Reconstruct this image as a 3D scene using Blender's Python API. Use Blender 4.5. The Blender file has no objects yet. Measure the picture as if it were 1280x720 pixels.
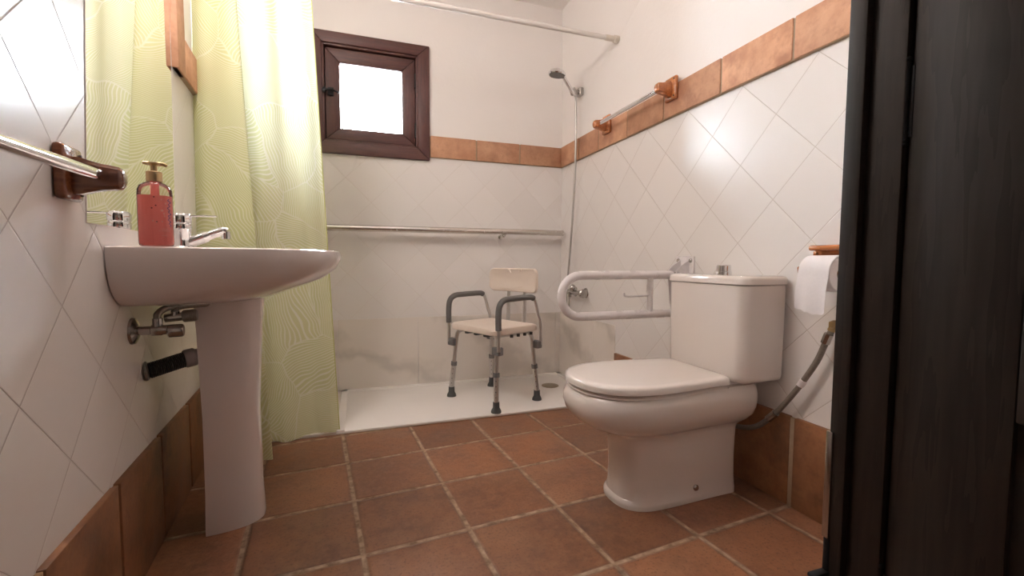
import bpy, bmesh, math, random
from mathutils import Vector, Matrix
random.seed(7)
S = bpy.context.scene
COL = S.collection
PI = math.pi

# ------------------------------------------------------------------ frames
XR, YB, HC = 1.3346, 2.831, 2.5            # right wall plane, back wall plane, ceiling
LA = math.atan(0.0896)                      # the left wall splays by five degrees
LW = Matrix.Translation((-0.4182, 0, 0)) @ Matrix.Rotation(LA, 4, 'Z')   # x = out of the left wall, y = along it
ID = Matrix.Identity(4)
def lw(u, v, z): return LW @ Vector((u, v, z))
# right wall frame: x = out of the wall (towards -X), y = along it towards the camera
RW = Matrix.Translation((XR, 0, 0)) @ Matrix.Rotation(PI, 4, 'Z')
def at_frame(F, p): return F @ Vector(p)

# ------------------------------------------------------------------ materials
class NT:
    def __init__(s, name):
        s.m = bpy.data.materials.new(name); s.m.use_nodes = True
        s.t = s.m.node_tree; s.n = s.t.nodes
        for x in list(s.n):
            if x.type not in ('OUTPUT_MATERIAL', 'BSDF_PRINCIPLED'): s.n.remove(x)
        s.b = s.n['Principled BSDF']; s.out = s.n['Material Output']
    def add(s, typ, **kw):
        n = s.n.new(typ)
        for k, v in kw.items(): setattr(n, k, v)
        return n
    def link(s, a, b): s.t.links.new(a, b)
    def put(s, sock, v):
        if hasattr(v, 'is_linked') or hasattr(v, 'links'): s.link(v, sock)
        else: sock.default_value = v
    def math(s, op, a, b=None, c=None):
        n = s.add('ShaderNodeMath', operation=op); s.put(n.inputs[0], a)
        if b is not None: s.put(n.inputs[1], b)
        if c is not None: s.put(n.inputs[2], c)
        return n.outputs[0]
    def mix(s, f, a, b, mode='MIX'):
        n = s.add('ShaderNodeMix', data_type='RGBA', blend_type=mode)
        s.put(n.inputs[0], f); s.put(n.inputs[6], a); s.put(n.inputs[7], b)
        return n.outputs[2]
    def coord(s, which='Object'): return s.add('ShaderNodeTexCoord').outputs[which]
    def sep(s, v):
        n = s.add('ShaderNodeSeparateXYZ'); s.link(v, n.inputs[0]); return n.outputs
    def comb(s, x=0., y=0., z=0.):
        n = s.add('ShaderNodeCombineXYZ')
        for i, q in enumerate((x, y, z)): s.put(n.inputs[i], q)
        return n.outputs[0]
    def noise(s, v, scale, detail=3., rough=.5, out=0):
        n = s.add('ShaderNodeTexNoise'); s.put(n.inputs['Vector'], v); n.inputs['Scale'].default_value = scale
        n.inputs['Detail'].default_value = detail; n.inputs['Roughness'].default_value = rough
        return n.outputs[out]
    def ramp(s, f, stops):
        n = s.add('ShaderNodeValToRGB'); s.link(f, n.inputs[0]); e = n.color_ramp.elements
        while len(e) < len(stops): e.new(.5)
        for i, (p, c) in enumerate(stops):
            e[i].position = p; e[i].color = c if len(c) == 4 else (*c, 1)
        return n.outputs[0]
    def mr(s, v, a, b, c=0., d=1.):
        n = s.add('ShaderNodeMapRange'); s.put(n.inputs[0], v)
        for i, q in enumerate((a, b, c, d)): n.inputs[i + 1].default_value = q
        return n.outputs[0]
    def bump(s, h, strength=.3, dist=.01, normal=None):
        n = s.add('ShaderNodeBump'); s.link(h, n.inputs['Height']); n.inputs['Strength'].default_value = strength
        n.inputs['Distance'].default_value = dist
        if normal is not None: s.link(normal, n.inputs['Normal'])
        return n.outputs[0]
    def set(s, **kw):
        for k, v in kw.items():
            k = {'color': 'Base Color', 'rough': 'Roughness', 'metal': 'Metallic', 'normal': 'Normal', 'spec': 'Specular IOR Level', 'ior': 'IOR',
                 'trans': 'Transmission Weight', 'coat': 'Coat Weight', 'coat_rough': 'Coat Roughness', 'sss': 'Subsurface Weight'}[k]
            s.put(s.b.inputs[k], (*v, 1) if isinstance(v, tuple) and len(v) == 3 else v)
        return s

def srgb(r, g, b):
    f = lambda c: c / 12.92 if c <= .04045 else ((c + .055) / 1.055) ** 2.4
    return tuple(f(x / 255) for x in (r, g, b))

def simple(name, col, rough=.4, metal=0., vary=.06, scale=30., bump=0., **kw):
    m = NT(name); c = m.coord()
    n = m.noise(c, scale, 3)
    d = tuple(max(0, x * (1 - vary * 2)) for x in col)
    m.set(color=m.mix(n, (*d, 1), (*tuple(min(1, x * (1 + vary)) for x in col), 1)), rough=m.mr(n, 0, 1, rough * .85, rough * 1.15), metal=metal, **kw)
    if bump: m.set(normal=m.bump(n, bump, .002))
    return m.m

TILE_COL = (.86, .83, .81)
def tile_mat(name, axis, s0, z0, gw=.0011, gcol=(.50, .44, .40)):
    """glossy white 20 cm tiles laid on the diagonal"""
    m = NT(name); c = m.coord(); x, y, z = m.sep(c)[:]
    s = (x, y, z)[axis]
    ds = m.math('SUBTRACT', s, s0); dz = m.math('SUBTRACT', z, z0)
    L = .2015 * math.sqrt(2)
    A = m.math('DIVIDE', m.math('ADD', ds, dz), L); B = m.math('DIVIDE', m.math('SUBTRACT', ds, dz), L)
    def dist(q):
        f = m.math('FRACT', m.math('ADD', q, .5)); return m.math('MULTIPLY', m.math('ABSOLUTE', m.math('SUBTRACT', f, .5)), .2015)
    d = m.math('MINIMUM', dist(A), dist(B))
    g = m.mr(d, gw * .6, gw * 1.3, 1, 0)
    cell = m.comb(m.math('FLOOR', A), m.math('FLOOR', B))
    wn = m.add('ShaderNodeTexWhiteNoise', noise_dimensions='3D'); m.link(cell, wn.inputs['Vector'])
    col = m.mix(wn.outputs['Value'], (*TILE_COL, 1), (*tuple(q * .97 for q in TILE_COL), 1))
    # each tile sits at a very slightly different angle and its glaze is a little wavy
    rv = m.add('ShaderNodeVectorMath', operation='SUBTRACT'); m.link(wn.outputs['Color'], rv.inputs[0]); rv.inputs[1].default_value = (.5, .5, .5)
    sc = m.add('ShaderNodeVectorMath', operation='SCALE'); m.link(rv.outputs[0], sc.inputs[0]); sc.inputs['Scale'].default_value = .022
    geo = m.add('ShaderNodeNewGeometry')
    ad = m.add('ShaderNodeVectorMath', operation='ADD'); m.link(geo.outputs['Normal'], ad.inputs[0]); m.link(sc.outputs[0], ad.inputs[1])
    nm = m.add('ShaderNodeVectorMath', operation='NORMALIZE'); m.link(ad.outputs[0], nm.inputs[0])
    w = m.noise(c, 9, 2)
    b1 = m.bump(w, .10, .01, nm.outputs[0])
    b2 = m.bump(m.mr(d, 0, gw * 2.2, 0, 1), .5, .002, b1)
    m.set(color=m.mix(g, col, (*gcol, 1)), rough=m.mix(g, (.25, .25, .25, 1), (.7, .7, .7, 1)), normal=b2)
    return m.m

def plaster_mat():
    m = NT('white_plaster'); c = m.coord(); n = m.noise(c, 3.5, 5); f = m.noise(c, 60, 4)
    h = m.math('ADD', m.math('MULTIPLY', n, 1.), m.math('MULTIPLY', f, .12))
    m.set(color=m.mix(n, (.865, .83, .805, 1), (.90, .87, .85, 1)), rough=.75, normal=m.bump(h, .28, .02)); return m.m

def marble_mat():
    m = NT('cream_marble'); c = m.coord(); x, y, z = m.sep(c)[:]
    s = m.math('SUBTRACT', x, m.math('MULTIPLY', y, 1.))
    d = m.noise(c, 2.2, 4, .6, 1)
    v = m.add('ShaderNodeVectorMath', operation='ADD'); m.link(m.comb(s, 0., m.math('MULTIPLY', z, 1.9)), v.inputs[0])
    k = m.add('ShaderNodeVectorMath', operation='SCALE'); m.link(d, k.inputs[0]); k.inputs['Scale'].default_value = .55; m.link(k.outputs[0], v.inputs[1])
    w = m.add('ShaderNodeTexWave', wave_type='BANDS', bands_direction='DIAGONAL'); m.link(v.outputs[0], w.inputs['Vector'])
    w.inputs['Scale'].default_value = .9; w.inputs['Distortion'].default_value = 5; w.inputs['Detail'].default_value = 4; w.inputs['Detail Scale'].default_value = 1.2
    ve = m.ramp(w.outputs['Fac'], [(0, (.66, .615, .57)), (.12, (.74, .69, .635)), (.40, (.84, .785, .73)), (1, (.85, .80, .75))])
    cl = m.noise(c, 5, 3)
    m.set(color=m.mix(m.math('MULTIPLY', cl, .35), ve, (.74, .68, .60, 1)), rough=.22); return m.m

def clay_mat(name, a, b, dark, rough=.65, scale=7., stain=.5):
    m = NT(name); c = m.coord(); n = m.noise(c, scale, 6, .62); f = m.noise(c, scale * 9, 3); st = m.noise(c, scale * .55, 4, .7)
    info = m.add('ShaderNodeAttribute', attribute_name='shade')
    col = m.mix(m.mr(n, .36, .62), (*a, 1), (*b, 1)); n3 = m.noise(c, scale * 4.5, 5, .7); col = m.mix(m.math('MULTIPLY', m.mr(n3, .5, .68), .35), col, (*dark, 1))
    col = m.mix(m.math('MULTIPLY', m.mr(st, .49, .66), stain), col, (*dark, 1))
    sh = m.math('ADD', .82, m.math('MULTIPLY', info.outputs['Fac'], .36))
    vm = m.add('ShaderNodeVectorMath', operation='SCALE'); m.link(col, vm.inputs[0]); m.link(sh, vm.inputs['Scale'])
    h = m.math('ADD', n, m.math('MULTIPLY', f, .35))
    m.set(color=vm.outputs[0], rough=m.mr(n, .3, .7, rough * .8, rough * 1.1), normal=m.bump(h, .35, .004)); return m.m

def floor_mat():
    m = NT('terracotta_floor_tiles'); c = m.coord(); x, y, z = m.sep(c)[:]
    gx, gy, p, th = -.0824, 2.1292, .3021, .0893
    X = m.math('SUBTRACT', x, gx); Y = m.math('SUBTRACT', y, gy); ct, st = math.cos(th) / p, math.sin(th) / p
    A = m.math('ADD', m.math('MULTIPLY', X, ct), m.math('MULTIPLY', Y, st))
    B = m.math('SUBTRACT', m.math('MULTIPLY', Y, ct), m.math('MULTIPLY', X, st))
    w1 = m.noise(c, 26, 4, .6); w2 = m.noise(c, 9, 2)
    def dist(q):
        f = m.math('FRACT', m.math('ADD', q, .5)); return m.math('MULTIPLY', m.math('ABSOLUTE', m.math('SUBTRACT', f, .5)), p)
    dd = m.math('MINIMUM', dist(A), dist(B))
    d = m.math('ADD', dd, m.math('ADD', m.math('MULTIPLY', m.math('SUBTRACT', w1, .5), .008), m.math('MULTIPLY', m.math('SUBTRACT', w2, .5), .005)))
    g = m.mr(d, .0050, .0090, 1, 0)
    wn = m.add('ShaderNodeTexWhiteNoise', noise_dimensions='3D'); m.link(m.comb(m.math('FLOOR', A), m.math('FLOOR', B)), wn.inputs['Vector'])
    off = m.add('ShaderNodeVectorMath', operation='SCALE'); m.link(wn.outputs['Color'], off.inputs[0]); off.inputs['Scale'].default_value = 20
    cc = m.add('ShaderNodeVectorMath', operation='ADD'); m.link(c, cc.inputs[0]); m.link(off.outputs[0], cc.inputs[1])
    n = m.noise(cc.outputs[0], 6, 6, .62); n2 = m.noise(cc.outputs[0], 2.8, 4, .6); f = m.noise(c, 130, 3)
    base = m.mix(m.mr(n, .32, .68), (.165, .068, .034, 1), (.325, .140, .068, 1))
    base = m.mix(m.math('MULTIPLY', m.mr(n2, .5, .72), .55), base, (.35, .185, .105, 1))        # pale worn patches
    base = m.mix(m.math('MULTIPLY', m.mr(f, .54, .68), .55), base, (.10, .045, .03, 1))
    base = m.mix(m.math('MULTIPLY', m.mr(m.math('ADD', d, m.math('MULTIPLY', n, .014)), .012, .024, 1, 0), .5), base, (.115, .052, .032, 1))   # darker along the tile edges
    ft = m.noise(cc.outputs[0], 38, 5, .7); base = m.mix(m.math('MULTIPLY', m.mr(ft, .44, .70), .45), base, (.37, .18, .10, 1))
    sh = m.math('ADD', .80, m.math('MULTIPLY', wn.outputs['Value'], .40))
    vm = m.add('ShaderNodeVectorMath', operation='SCALE'); m.link(base, vm.inputs[0]); m.link(sh, vm.inputs['Scale'])
    gc = m.mix(m.mr(w1, .35, .65), (.20, .125, .08, 1), (.50, .36, .25, 1))
    hb = m.math('ADD', m.mr(d, .003, .012, 0, 1), m.math('MULTIPLY', n, .25))
    m.set(color=m.mix(g, vm.outputs[0], gc), rough=m.mix(g, m.mr(n, .3, .7, .34, .55), (.85, .85, .85, 1)), normal=m.bump(hb, .6, .006)); return m.m

def wood_mat(name, a, b, rough=.35, axis='Z', scale=14., **kw):
    m = NT(name); c = m.coord(); x, y, z = m.sep(c)[:]
    k = .07
    v = {'Z': m.comb(x, y, m.math('MULTIPLY', z, k)), 'X': m.comb(m.math('MULTIPLY', x, k), y, z), 'Y': m.comb(x, m.math('MULTIPLY', y, k), z)}[axis]
    n = m.noise(v, scale * 2.2, 4, .6); n2 = m.noise(v, scale * 9, 3)
    w = m.math('FRACT', m.math('MULTIPLY', n, 7.))
    t = m.math('ADD', m.math('MULTIPLY', w, .6), m.math('MULTIPLY', n2, .5))
    m.set(color=m.mix(t, (*a, 1), (*b, 1)), rough=rough, normal=m.bump(t, .12, .002), **kw); return m.m

def curtain_mat():
    m = NT('leaf_print_curtain_fabric'); uv = m.coord('UV')
    wob = m.noise(uv, 3.2, 2, .5, 1)
    ws = m.add('ShaderNodeVectorMath', operation='SCALE'); m.link(wob, ws.inputs[0]); ws.inputs['Scale'].default_value = .20
    p = m.add('ShaderNodeVectorMath', operation='ADD'); m.link(uv, p.inputs[0]); m.link(ws.outputs[0], p.inputs[1])
    def vor(feature):
        v = m.add('ShaderNodeTexVoronoi', voronoi_dimensions='2D', feature=feature); m.link(p.outputs[0], v.inputs['Vector']); v.inputs['Scale'].default_value = 3.7; return v
    v1 = vor('F1'); v2 = vor('DISTANCE_TO_EDGE')
    r, g, b = m.sep(v1.outputs['Color'])[:]
    ang = m.math('MULTIPLY', r, PI)
    X, Y, _ = m.sep(p.outputs[0])[:]
    q = m.math('ADD', m.math('MULTIPLY', X, m.math('COSINE', ang)), m.math('MULTIPLY', Y, m.math('SINE', ang)))
    t = m.math('SUBTRACT', m.math('MULTIPLY', Y, m.math('COSINE', ang)), m.math('MULTIPLY', X, m.math('SINE', ang)))
    bend = m.math('MULTIPLY', m.math('MULTIPLY', t, t), m.math('SUBTRACT', g, .5))
    ln = m.math('SINE', m.math('MULTIPLY', m.math('ADD', q, m.math('MULTIPLY', bend, 1.6)), 520.))
    mask = m.mr(ln, .22, .80, 0, .95)
    edge = m.mr(v2.outputs['Distance'], .004, .016, .8, 0)
    mask = m.math('MAXIMUM', mask, edge)
    base = m.mix(b, (.67, .685, .35, 1), (.71, .69, .40, 1))
    col = m.mix(mask, base, (.92, .91, .76, 1))
    df = m.add('ShaderNodeBsdfDiffuse'); tr = m.add('ShaderNodeBsdfTranslucent'); gl = m.add('ShaderNodeBsdfGlossy'); gl.inputs['Roughness'].default_value = .45
    m.link(col, df.inputs['Color'])
    m.link(m.mix(mask, (.86, .90, .62, 1), (.92, .95, .82, 1)), tr.inputs['Color'])
    a = m.add('ShaderNodeMixShader'); a.inputs[0].default_value = .40; m.link(df.outputs[0], a.inputs[1]); m.link(tr.outputs[0], a.inputs[2])
    e = m.add('ShaderNodeMixShader'); e.inputs[0].default_value = .04; m.link(a.outputs[0], e.inputs[1]); m.link(gl.outputs[0], e.inputs[2])
    m.n.remove(m.b); m.link(e.outputs[0], m.out.inputs[0]); return m.m

def clear_mat(name, tint=(1, 1, 1), gloss=.02):
    m = NT(name); t = m.add('ShaderNodeBsdfTransparent'); t.inputs[0].default_value = (*tint, 1)
    g = m.add('ShaderNodeBsdfGlossy'); g.inputs['Roughness'].default_value = .03
    f = m.add('ShaderNodeFresnel'); f.inputs[0].default_value = 1.45
    x = m.add('ShaderNodeMixShader'); m.link(m.math('ADD', f.outputs[0], gloss), x.inputs[0]); m.link(t.outputs[0], x.inputs[1]); m.link(g.outputs[0], x.inputs[2])
    m.n.remove(m.b); m.link(x.outputs[0], m.out.inputs[0]); return m.m

def soap_mat():
    m = NT('coral_liquid_soap'); d = m.add('ShaderNodeBsdfDiffuse'); t = m.add('ShaderNodeBsdfTranslucent')
    d.inputs[0].default_value = (1., .37, .33, 1); t.inputs[0].default_value = (1., .62, .58, 1)
    x = m.add('ShaderNodeMixShader'); x.inputs[0].default_value = .65; m.link(d.outputs[0], x.inputs[1]); m.link(t.outputs[0], x.inputs[2])
    m.n.remove(m.b); m.link(x.outputs[0], m.out.inputs[0]); return m.m

def lamp_mat(name, col, strength):
    m = NT(name); m.set(color=(.9, .9, .9), rough=.4)
    m.b.inputs['Emission Color'].default_value = (*col, 1); m.b.inputs['Emission Strength'].default_value = strength; return m.m

def tray_mat():
    m = NT('white_resin_tray'); c = m.coord(); n = m.noise(c, 220, 3); m.set(color=(.90, .865, .835), rough=.42, normal=m.bump(n, .10, .001)); return m.m

def corrugated(name, col, axis, freq, rough=.5, metal=0.):
    m = NT(name); c = m.coord('Object'); s = m.sep(c)[axis]
    w = m.math('SINE', m.math('MULTIPLY', s, freq)); m.set(color=col, rough=rough, metal=metal, normal=m.bump(w, .5, .003)); return m.m

def drilled():
    m = simple('brushed_aluminium', (.66, .64, .62), .33, .85, .04, 60); return m

M = dict(
    tileL=tile_mat('diagonal_wall_tiles_left', 1, 1.024, 1.0, .0011, (.54, .49, .47)),
    tileR=tile_mat('diagonal_wall_tiles_right', 1, 1.1535, 1.2995, .0010, (.60, .54, .50)),
    tileB=tile_mat('diagonal_wall_tiles_back', 0, .2155, 1.2925, .0009, (.73, .68, .635)),
    plaster=plaster_mat(), marble=marble_mat(), floor=floor_mat(),
    band=clay_mat('terracotta_band_brick', (.50, .25, .14), (.64, .36, .22), (.34, .15, .09), .7, 9, .6),
    base=clay_mat('terracotta_skirting_tile', (.20, .083, .034), (.32, .140, .062), (.10, .045, .024), .5, 8, .75),
    mortar=simple('sandy_mortar', (.42, .31, .21), .9, 0, .12, 60, .4),
    mortar_d=simple('brown_mortar', (.30, .175, .095), .9, 0, .15, 60, .4),
    ceramic=simple('white_ceramic', (.81, .745, .705), .06, 0, .01, 4, coat=.8, coat_rough=.02),
    ceramic_b=simple('washbasin_ceramic', (.80, .73, .71), .06, 0, .01, 4, coat=.8, coat_rough=.02),
    lid=simple('toilet_seat_plastic', (.81, .74, .695), .12, 0, .01, 4, coat=.5, coat_rough=.04),
    chrome=simple('chrome', (.82, .82, .83), .07, 1., .02, 5),
    steel=simple('brushed_steel', (.66, .63, .59), .26, 1., .03, 40),
    dullchrome=simple('worn_chrome', (.50, .48, .46), .22, 1., .12, 40),
    alu=drilled(),
    brass=simple('antique_gold_plastic', (.50, .36, .19), .30, .75, .05, 30),
    hosemetal=simple('braided_hose', (.33, .31, .28), .38, .7, .25, 300),
    hosegrey=simple('grey_ribbed_hose', (.30, .27, .235), .42, .45, .2, 260),
    showerhose=simple('silver_shower_hose', (.55, .53, .51), .30, .7, .15, 260),
    cherry=wood_mat('varnished_cherry_wood', (.30, .085, .025), (.55, .20, .065), .22, 'Y', 14, coat=.5, coat_rough=.08),
    cherry_d=wood_mat('varnished_dark_cherry_wood', (.12, .035, .014), (.26, .08, .028), .20, 'X', 14, coat=.5, coat_rough=.08),
    winwood=wood_mat('mahogany_stained_window_wood_across', (.048, .015, .013), (.105, .034, .026), .42, 'X', 12),
    winwood_v=wood_mat('mahogany_stained_window_wood_upright', (.048, .015, .013), (.105, .034, .026), .42, 'Z', 12),
    door=wood_mat('black_stained_door_wood', (.011, .0072, .006), (.032, .021, .016), .55, 'Z', 9, spec=.3),
    iron=simple('black_iron', (.02, .02, .022), .45, .6, .1, 40),
    white_metal=simple('white_powder_coat', (.80, .76, .77), .28, 0, .01, 20),
    white_plastic=simple('cream_plastic_chair_shell', (.84, .73, .64), .42, 0, .02, 30),
    foam=simple('grey_foam_pad', (.165, .16, .155), .75, 0, .08, 90, .2),
    greyplast=simple('grey_plastic_clamp', (.20, .20, .205), .5, 0, .05, 60),
    rubber=simple('dark_grey_rubber', (.085, .088, .09), .65, 0, .08, 60),
    blackhose=corrugated('black_corrugated_pipe', (.022, .021, .022), 0, 900, .5),
    greypipe=simple('grey_pvc', (.33, .29, .29), .45, 0, .05, 60),
    paper=simple('toilet_paper', (.86, .83, .84), .85, 0, .02, 120, .15),
    card=simple('cardboard_core', (.30, .25, .21), .85, 0, .1, 60),
    tray=tray_mat(), curtain=curtain_mat(), hem=simple('curtain_hem_fabric', (.60, .62, .24), .7, 0, .04, 200),
    pane=clear_mat('clear_window_glass'), bottle=clear_mat('clear_bottle_plastic', (.97, .95, .94), .02),
    soap=soap_mat(),
    print_blue=simple('blue_print', (.17, .13, .36), .5), print_white=simple('white_print', (.95, .70, .66), .5), print_dark=simple('dark_print', (.16, .02, .03), .5),
    mirror=simple('silvered_mirror', (.93, .94, .93), .004, 1., 0, 4), mirror_edge=simple('mirror_edge', (.86, .76, .74), .3),
    rodwhite=simple('white_painted_rod', (.72, .68, .65), .3, 0, .02, 30), cream=simple('cream_plastic', (.70, .63, .55), .4, 0, .02, 30),
    drain=simple('stainless_drain', (.42, .36, .27), .35, .8, .05, 90),
    lamp=lamp_mat('lamp_glass_lit', (1., .90, .80), 3), lamp3=lamp_mat('mirror_lamp_glass_lit', (1., .905, .845), 24), hall_fill=lamp_mat('hall_fill_glow', (1., .84, .76), .8),
)

# ------------------------------------------------------------------ mesh builder
class MB:
    def __init__(s, F=ID): s.bm = bmesh.new(); s.F = F; s.mi = 0; s.sl = s.bm.faces.layers.float.new('shade'); s.sh = .5
    def _v(s, p): return s.bm.verts.new(s.F @ Vector(p))
    def _f(s, vs, smooth=True):
        try: f = s.bm.faces.new(vs)
        except ValueError: return None
        f.smooth = smooth; f.material_index = s.mi; f[s.sl] = s.sh; return f
    def box(s, lo, hi, bevel=0., seg=2, smooth=True, R=None):
        b = bmesh.new(); bmesh.ops.create_cube(b, size=1)
        c = [(lo[i] + hi[i]) / 2 for i in range(3)]; d = [abs(hi[i] - lo[i]) for i in range(3)]
        bmesh.ops.scale(b, vec=d, verts=b.verts)
        if bevel: bmesh.ops.bevel(b, geom=b.edges[:], offset=min(bevel, min(d) * .49), segments=seg, profile=.5, affect='EDGES')
        T = Matrix.Translation(c) @ (R.to_4x4() if R is not None else ID)
        s.merge(b, T, smooth and bevel > 0); return s
    def merge(s, b, T=ID, smooth=True):
        mp = {v: s._v(T @ v.co) for v in b.verts}
        for f in b.faces: s._f([mp[v] for v in f.verts], smooth)
        b.free()
    def rings(s, rs, close=True, cap0=True, cap1=True, smooth=True):
        vs = [[s._v(p) for p in r] for r in rs]; n = len(vs[0])
        for a, b in zip(vs, vs[1:]):
            for i in range(n if close else n - 1):
                j = (i + 1) % n; s._f([a[i], a[j], b[j], b[i]], smooth)
        if cap0: s._f(vs[0][::-1], smooth)
        if cap1: s._f(vs[-1], smooth)
        return s
    def tube(s, pts, r, seg=14, cap=True, squash=None):
        P = [Vector(p) for p in pts]; n = len(P); rr = r if isinstance(r, (list, tuple)) else [r] * n
        T = [(P[min(i + 1, n - 1)] - P[max(i - 1, 0)]).normalized() for i in range(n)]
        up = Vector((0, 0, 1)) if abs(T[0].z) < .9 else Vector((1, 0, 0))
        N = (up - T[0] * up.dot(T[0])).normalized(); out = []
        for i in range(n):
            N = (N - T[i] * N.dot(T[i])).normalized(); B = T[i].cross(N)
            out.append([P[i] + (N * math.cos(2 * PI * k / seg) + B * math.sin(2 * PI * k / seg) * (squash or 1)) * rr[i] for k in range(seg)])
        return s.rings(out, True, cap, cap)
    def lathe(s, prof, origin=(0, 0, 0), axis=(0, 0, 1), seg=28, sx=1.):
        a = Vector(axis).normalized(); u = a.orthogonal().normalized(); w = a.cross(u); o = Vector(origin)
        rs = [[o + a * h + (u * math.cos(2 * PI * k / seg) * sx + w * math.sin(2 * PI * k / seg)) * max(r, 1e-5) for k in range(seg)] for r, h in prof]
        return s.rings(rs, True, True, True)
    def ball(s, c, r, sc=(1, 1, 1), seg=20):
        b = bmesh.new(); bmesh.ops.create_uvsphere(b, u_segments=seg, v_segments=seg // 2, radius=r)
        bmesh.ops.scale(b, vec=sc, verts=b.verts); s.merge(b, Matrix.Translation(c)); return s
    def prism(s, poly, d, bevel=0., seg=2):
        """poly: 3-D points of a flat face, d: extrusion vector"""
        b = bmesh.new(); vs = [b.verts.new(p) for p in poly]; f = b.faces.new(vs)
        r = bmesh.ops.extrude_face_region(b, geom=[f]); nv = [v for v in r['geom'] if isinstance(v, bmesh.types.BMVert)]
        bmesh.ops.translate(b, vec=d, verts=nv); bmesh.ops.recalc_face_normals(b, faces=b.faces[:])
        if bevel: bmesh.ops.bevel(b, geom=b.edges[:], offset=bevel, segments=seg, profile=.5, affect='EDGES')
        s.merge(b, ID, bevel > 0); return s
    def build(s, name, mats, parent=None, sub=0, W=None):
        bmesh.ops.recalc_face_normals(s.bm, faces=s.bm.faces[:])
        Wm = WORLD.get(parent.name, ID) if parent else (W or ID)
        inv = Wm.inverted()
        bmesh.ops.transform(s.bm, matrix=inv, verts=s.bm.verts)
        me = bpy.data.meshes.new(name); s.bm.to_mesh(me); s.bm.free()
        for q in (mats if isinstance(mats, (list, tuple)) else [mats]): me.materials.append(q)
        me.set_sharp_from_angle(angle=math.radians(38)) if hasattr(me, 'set_sharp_from_angle') else None
        o = bpy.data.objects.new(name, me); COL.objects.link(o)
        if parent: o.parent = parent
        else: o.matrix_world = Wm
        WORLD[o.name] = Wm.copy()
        if sub:
            md = o.modifiers.new('smooth', 'SUBSURF'); md.levels = sub; md.render_levels = sub
        return o
WORLD = {}

def tag(o, label=None, cat=None, group=None, kind=None):
    if label: o['label'] = label
    if cat: o['category'] = cat
    if group: o['group'] = group
    if kind: o['kind'] = kind
    return o
def thing(name, label, cat, loc, rz=0., group=None, kind=None):
    o = bpy.data.objects.new(name, None); COL.objects.link(o); o.empty_display_size = .05
    W = Matrix.Translation(loc) @ Matrix.Rotation(rz, 4, 'Z'); o.matrix_world = W; o.location = loc; o.rotation_euler = (0, 0, rz)
    WORLD[o.name] = W; return tag(o, label, cat, group, kind)
def structure(o, label=None, cat=None): return tag(o, label, cat, None, 'structure')
def arc(c, r, a0, a1, n, X, Y):
    c, X, Y = Vector(c), Vector(X), Vector(Y)
    return [c + X * r * math.cos(a0 + (a1 - a0) * i / n) + Y * r * math.sin(a0 + (a1 - a0) * i / n) for i in range(n + 1)]
def spline(pts, n=10):
    P = [Vector(p) for p in pts]; out = []
    for i in range(len(P) - 1):
        a, b, c, d = P[max(i - 1, 0)], P[i], P[i + 1], P[min(i + 2, len(P) - 1)]
        for k in range(n):
            t = k / n; out.append(.5 * ((2 * b) + (c - a) * t + (2 * a - 5 * b + 4 * c - d) * t * t + (-a + 3 * b - 3 * c + d) * t ** 3))
    out.append(P[-1]); return out

# ------------------------------------------------------------------ camera
cam = bpy.data.cameras.new('camera'); co = bpy.data.objects.new('camera', cam); COL.objects.link(co); S.camera = co
cam.sensor_width = 36; cam.lens = 36 * 554.1793 / 1280; cam.clip_start = .02; cam.clip_end = 60
yaw, pitch, roll = .3314, -.0596, .0045
fwd = Vector((math.sin(yaw) * math.cos(pitch), math.cos(yaw) * math.cos(pitch), math.sin(pitch)))
rt = Vector((math.cos(yaw), -math.sin(yaw), 0)); up = rt.cross(fwd)
r2 = rt * math.cos(roll) + up * math.sin(roll); u2 = up * math.cos(roll) - rt * math.sin(roll)
co.matrix_world = Matrix(((r2.x, u2.x, -fwd.x, 0), (r2.y, u2.y, -fwd.y, 0), (r2.z, u2.z, -fwd.z, .8), (0, 0, 0, 1)))

# ------------------------------------------------------------------ room shell
ZB0, ZB1 = 1.446, 1.582        # terracotta band
b = MB(); b.box((-1.0, -1.6, -.1), (1.9, 3.1, 0)); structure(b.build('floor', M['floor']), 'square terracotta floor tiles with sandy joints', 'floor')
b = MB(); b.box((-1.2, -1.6, HC), (1.9, 3.1, HC + .1)); structure(b.build('ceiling', M['plaster']), 'white plastered bathroom ceiling', 'ceiling')
# right wall: marble in the shower, tiles, plaster above the band
b = MB(); Y0 = .50
b.mi = 0; b.box((XR, Y0, 0), (XR + .15, YB + .2, ZB0 + .07)); b.mi = 1
b.box((XR, Y0, ZB0 + .07), (XR + .15, YB + .2, HC))
# slightly raised coat of plaster in the shower corner
poly = [(1.20, 2.50, 0), (1.949, 2.096, 0), (2.163, 1.98, 0), (2.471, 1.858, .0), (2.831, 1.76, .0)]
inn = [(1.31, 2.50, .010), (1.98, 2.13, .009), (2.19, 2.02, .006), (2.49, 1.90, .002), (2.831, 1.80, .0004)]
fo = [b._v((XR - .0002, y, z)) for y, z, t in poly]; fi = [b._v((XR - .0002 - t, y, z)) for y, z, t in inn]; cn = b._v((XR - .009, 2.831, 2.5))
for i in range(4): b._f([fo[i], fo[i + 1], fi[i + 1], fi[i]], False); b._f([fi[i], fi[i + 1], cn], False)
b.mi = 2
for y0, y1 in ((2.116, 2.36), (2.3625, YB)): b.box((XR - .004, y0, 0), (XR + .01, y1, .449), .0012, 1)
structure(b.build('wall_right', [M['tileR'], M['plaster'], M['marble']]), 'right wall of diagonal white tiles behind the toilet', 'wall')
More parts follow.
